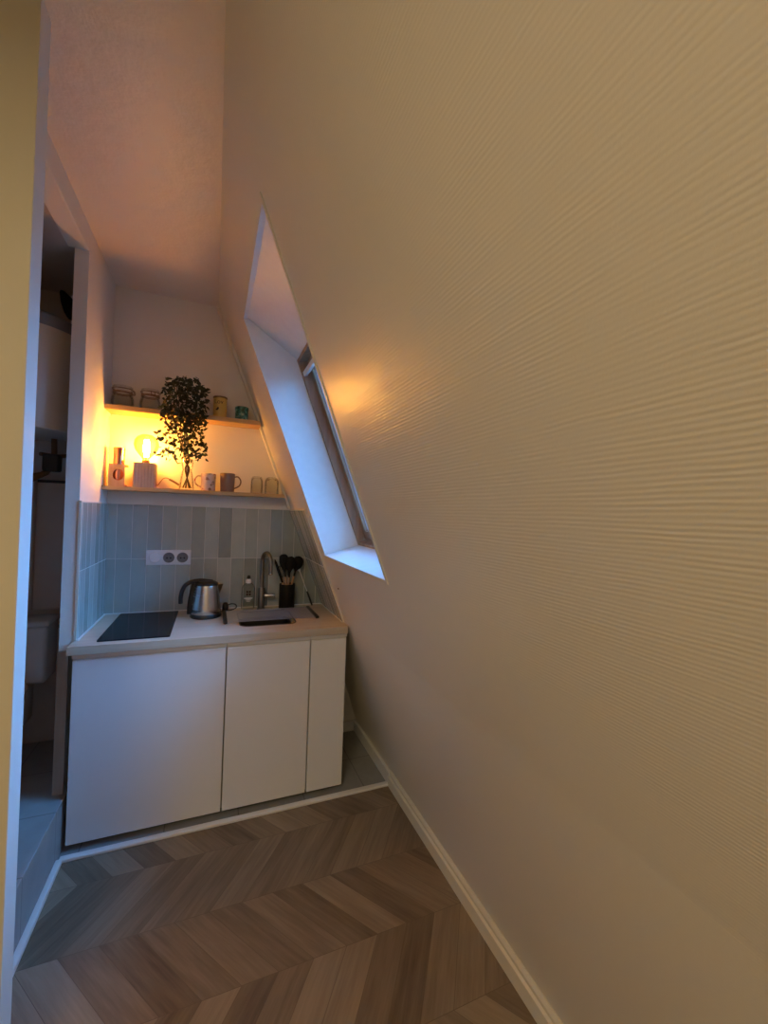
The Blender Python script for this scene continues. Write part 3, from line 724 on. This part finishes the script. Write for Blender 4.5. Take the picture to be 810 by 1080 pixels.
# tap
t = thing('kitchen_tap', 'tall brushed-steel swan-neck tap behind the sink', 'tap', (.878, -.070, ZW))
bm = B(); lathe(bm, [(0, 0), (.025, 0), (.025, .004), (.0205, .006), (.0205, .130), (.019, .134), (0, .134)], seg=32); obj('body', bm, m_steel2, t)
bm = B(); pth = [(0, 0, .13), (0, 0, .30)] + [(.030*(1-math.cos(R(a)))*.62, -.055*(1-math.cos(R(a))), .30+.055*math.sin(R(a))) for a in range(15, 181, 15)] + [(.037, -.11, .235)]
tube(bm, pth, .0125, 16); obj('spout', bm, m_steel2, t)
bm = B(); cyl(bm, (.037, -.11, .236), (.037, -.11, .228), .0135, 18, .001); obj('aerator', bm, m_steel, t)
bm = B(); cyl(bm, (.018, -.004, .083), (.080, -.012, .083), .0135, 20, .002); lv = obj('lever', bm, m_steel, t)

# roll-up drying rack laid over the sink
t = thing('drying_rack', 'roll-up steel-rod drying rack laid across the sink', 'drying rack', (.905, -.265, ZW))
n = 11
for i in range(n):
    y = -.128+.256*i/(n-1); bm = B(); cyl(bm, (-.243, y, .0105), (.255, y, .0105), .0024, 8); obj('rod', bm, m_rod, t)
for x, sgn in ((-.243, -1), (.255, 1)):
    bm = B(); box(bm, (x-.011, -.14, .0035), (x+.011, .14, .0170), .005); o = obj('end_strip', bm, m_black, t); o['label'] = 'black silicone end strip'

# utensil holder and its tools
ux, uy = 1.035, -.080
t = thing('utensil_pot', 'black cylindrical utensil pot at the back right of the worktop', 'utensil holder', (ux, uy, ZW))
bm = B(); lathe(bm, [(0, 0), (.047, 0), (.049, .003), (.049, .152), (.048, .154), (.046, .154), (.0455, .150), (.0455, .006), (0, .006)], seg=40); obj('body', bm, m_blackm, t)
def tool(name, label, base, top, head, hl):
    """base/top: local points; head: list of (along, half-width) from the end of the wood"""
    t = thing(name, label, 'utensil', (ux, uy, ZW), 'kitchen tools in the black pot')
    a, b = Vector(base), Vector(top); d = (b-a).normalized(); L = (b-a).length
    bb = B(); tube(bb, [a, a+d*(L*.3), b], [.0065, .0075, .007], 10); obj('handle', bb, m_lid, t)
    bb = B(); pts = [b+d*(q[0]) for q in head]
    tube(bb, pts, [q[1] for q in head], 14, flat=(1, hl)); obj('head', bb, m_blackm, t); return t
neck = [(-.004, .0062), (.03, .0055)]
tool('spatula', 'black spatula with wooden handle, leftmost broad head in the pot', (.010, .002, .0085), (-.014, -.002, .198), neck+[(.05, .012), (.075, .026), (.105, .030), (.135, .026), (.145, .014), (.147, .004)], .16)
tool('serving_spoon', 'broad black spoon with wooden handle at the middle of the pot', (-.004, -.004, .0085), (.004, -.034, .200), neck+[(.05, .014), (.07, .026), (.095, .032), (.118, .028), (.132, .016), (.136, .004)], .30)
tool('ladle', 'rounded black ladle with wooden handle at the right of the pot', (-.006, .006, .0085), (.042, .008, .200), neck+[(.045, .014), (.06, .028), (.085, .036), (.11, .034), (.126, .022), (.132, .006)], .55)
tool('turner', 'flat black turner with wooden handle at the back of the pot', (.016, .012, .0085), (.012, .034, .200), neck+[(.05, .015), (.065, .027), (.10, .029), (.118, .027), (.121, .010)], .14)
wk = thing('whisk', 'wire whisk with wooden handle low at the left in the black pot', 'utensil', (ux, uy, ZW), 'kitchen tools in the black pot')
a, b = Vector((.012, .022, .0085)), Vector((-.030, .022, .190)); bm = B(); tube(bm, [a, b], .0065, 10); obj('handle', bm, m_lid, wk)
bm = B()
d = (b-a).normalized()
for q in range(4):
    an = math.pi*q/4; s = Vector((math.cos(an), math.sin(an), 0))
    loop = [b+d*(.062*(1-math.cos(w_))*.62)+s*(.020*math.sin(w_))*(.5+.5*math.sin(w_/2)) for w_ in [2*math.pi*i/20 for i in range(21)]]
    tube(bm, loop, .0011, 6)
obj('wires', bm, m_black, wk)
kn = thing('kitchen_tool', 'thin black tool leaning outward at the left rim of the pot', 'utensil', (ux, uy, ZW), 'kitchen tools in the black pot')
a, b, c = Vector((-.020, -.01, .0085)), Vector((-.033, -.012, .165)), Vector((-.086, -.020, .312)); bm = B(); tube(bm, [a, b], .0055, 10); obj('handle', bm, m_lid, kn)
bm = B(); d = (c-b).normalized(); tube(bm, [b-d*.004, b+d*.02, b+d*.08, c-d*.02, c], [.006, .007, .0085, .0075, .002], 12, flat=(1, .6)); obj('blade', bm, m_blackm, kn)
# tool leaning down to the right of the pot
t = thing('kitchen_tool', 'slim white-shafted tool with black handle leaning right of the pot', 'utensil', (1.165, -.07, ZW))
p0, p1, p2 = Vector((.037, -.004, .006)), Vector((.004, .004, .105)), Vector((-.050, .020, .235))
p1 = p0.lerp(p2, .40)
bm = B(); tube(bm, [p0, p0.lerp(p1, .15), p0.lerp(p1, .7), p1], [.004, .006, .0058, .004], 10); obj('handle', bm, m_black, t)
bm = B(); tube(bm, [p1, p2], .0028, 8); obj('shaft', bm, m_wplast, t)
bm = B(); d = (p2-p1).normalized(); tube(bm, [p2-d*.012, p2, p2+d*.014], [.003, .009, .011], 12); obj('ferrule', bm, m_wplast, t)

# small nail in the sloping wall below the window
bm = B(); p = SP(-.66, 1.12); tube(bm, [p+nout*.004, p-nout*.003, p-nout*.005], [.004, .0045, .003], 10)
tag(obj('nail', bm, m_rim), 'tiny brown nail head in the sloping wall under the window corner', 'nail')

# ------------------------------------------------------------------ bathroom seen through the doorway
ht = thing('water_heater', 'white wall-hung water heater high in the dark bathroom', 'water heater', (-.29, -.262, -.07))
bm = B(); lathe(bm, [(0, 1.918), (.235, 1.920), (.245, 1.924), (.25, 1.935), (.25, 2.36), (.25, 2.40)], seg=56); obj('tank', bm, m_enamel, ht)
bm = B(); lathe(bm, [(.2515, 2.385), (.2535, 2.388), (.2535, 2.415), (.245, 2.440), (.20, 2.465), (0, 2.475)], seg=56); obj('top_cap', bm, m_gplast, ht)
bm = B(); tube(bm, smooth_path([(.12, .06, 1.91), (.12, .06, 1.80), (.09, .05, 1.735), (.03, .02, 1.715), (-.05, .02, 1.71)], 6), .013, 10)
tube(bm, smooth_path([(.22, .20, 1.86), (.19, .15, 1.845), (.12, .12, 1.83), (.07, .05, 1.83)], 6), .010, 10)
tube(bm, smooth_path([(.10, .06, 1.74), (.05, .03, 1.70), (.0, .0, 1.655), (-.02, .0, 1.60)], 5), .011, 10); pp = obj('pipes', bm, m_rim, ht)
bm = B(); box(bm, (.085, .02, 1.745), (.150, .09, 1.830), .008); obj('safety_valve', bm, m_dark, ht)
bm = B(); box(bm, (-.1, .15, 2.1), (.1, .2615, 2.2)); obj('bracket', bm, m_enamel, ht, smooth=False)
# boxed-in pipes on the back wall
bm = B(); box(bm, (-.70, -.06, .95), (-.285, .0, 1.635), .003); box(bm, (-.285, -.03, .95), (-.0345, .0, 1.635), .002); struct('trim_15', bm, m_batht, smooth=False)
bm = B(); box(bm, (-.2845, -.034, 1.625), (-.0345, -.0005, 1.640), .002); struct('trim_16', bm, m_dark, smooth=False)
# toilet
to = thing('toilet', 'white toilet with cistern in the dark bathroom behind the doorway', 'toilet', (-.375, 0, .23))
bm = B(); box(bm, (-.20, -.175, .37), (.20, -.003, .66), .02, 3); obj('cistern', bm, m_porc, to)
bm = B(); box(bm, (-.208, -.183, .66), (.208, -.002, .69), .010, 3); cl = obj('cistern_lid', bm, m_porc, to)
bm = B(); cyl(bm, (0, -.09, .688), (0, -.09, .697), .022, 24, .002); obj('flush_button', bm, m_steel, cl)
def oval(bm, secs, cy0):
    prev = None
    for (sx, sy, yo, z) in secs:
        ring = [bm.verts.new((sx*math.cos(2*math.pi*i/40), cy0+yo+sy*math.sin(2*math.pi*i/40), z)) for i in range(40)]
        if prev:
            for i in range(40): bm.faces.new((prev[i], prev[(i+1) % 40], ring[(i+1) % 40], ring[i]))
        else: bm.faces.new(ring[::-1])
        prev = ring
    bm.faces.new(prev)
bm = B(); oval(bm, [(.115, .20, .05, .001), (.105, .19, .05, .05), (.10, .18, .05, .16), (.14, .21, .02, .27), (.178, .24, 0, .36), (.182, .245, 0, .385), (.175, .24, 0, .392)], -.40); box(bm, (-.11, -.2, .15), (.11, -.02, .38), .02); obj('bowl', bm, m_porc, to)
bm = B(); oval(bm, [(.182, .243, 0, .3925), (.186, .247, 0, .398), (.186, .247, 0, .408), (.175, .236, 0, .416)], -.40); obj('seat_lid', bm, m_porc, to)
# stop valve beside the cistern
t = thing('stop_valve', 'small metal stop valve on the bathroom wall beside the cistern', 'valve', (-.155, 0, .86))
bm = B(); cyl(bm, (0, -.001, 0), (0, -.05, 0), .012, 16, .002); obj('body', bm, m_steel, t)
bm = B(); cyl(bm, (.022, -.04, -.014), (.022, -.06, -.014), .016, 16, .004); cyl(bm, (0, -.04, -.002), (.024, -.045, -.012), .006, 10); obj('knob', bm, m_black, t)
# small black fitting high up
t = thing('wall_fitting', 'small black fitting high on the bathroom wall above the heater', 'fitting', (-.155, -.035, 2.60))
bm = B(); tube(bm, smooth_path([(-.055, -.02, .055), (-.035, -.02, .02), (-.010, -.02, -.03), (.015, -.02, -.075), (.020, -.02, -.095)], 5), [.004, .009, .014, .017, .020, .024, .027, .030, .032, .034, .036, .038, .038, .038, .037, .036, .034, .030, .024, .016, .006], 16); obj('head', bm, m_blackm, t)
bm = B(); tube(bm, smooth_path([(.0, -.02, -.03), (.05, -.01, .0), (.075, .03, .04)], 5), .011, 10); obj('arm', bm, m_blackm, t)
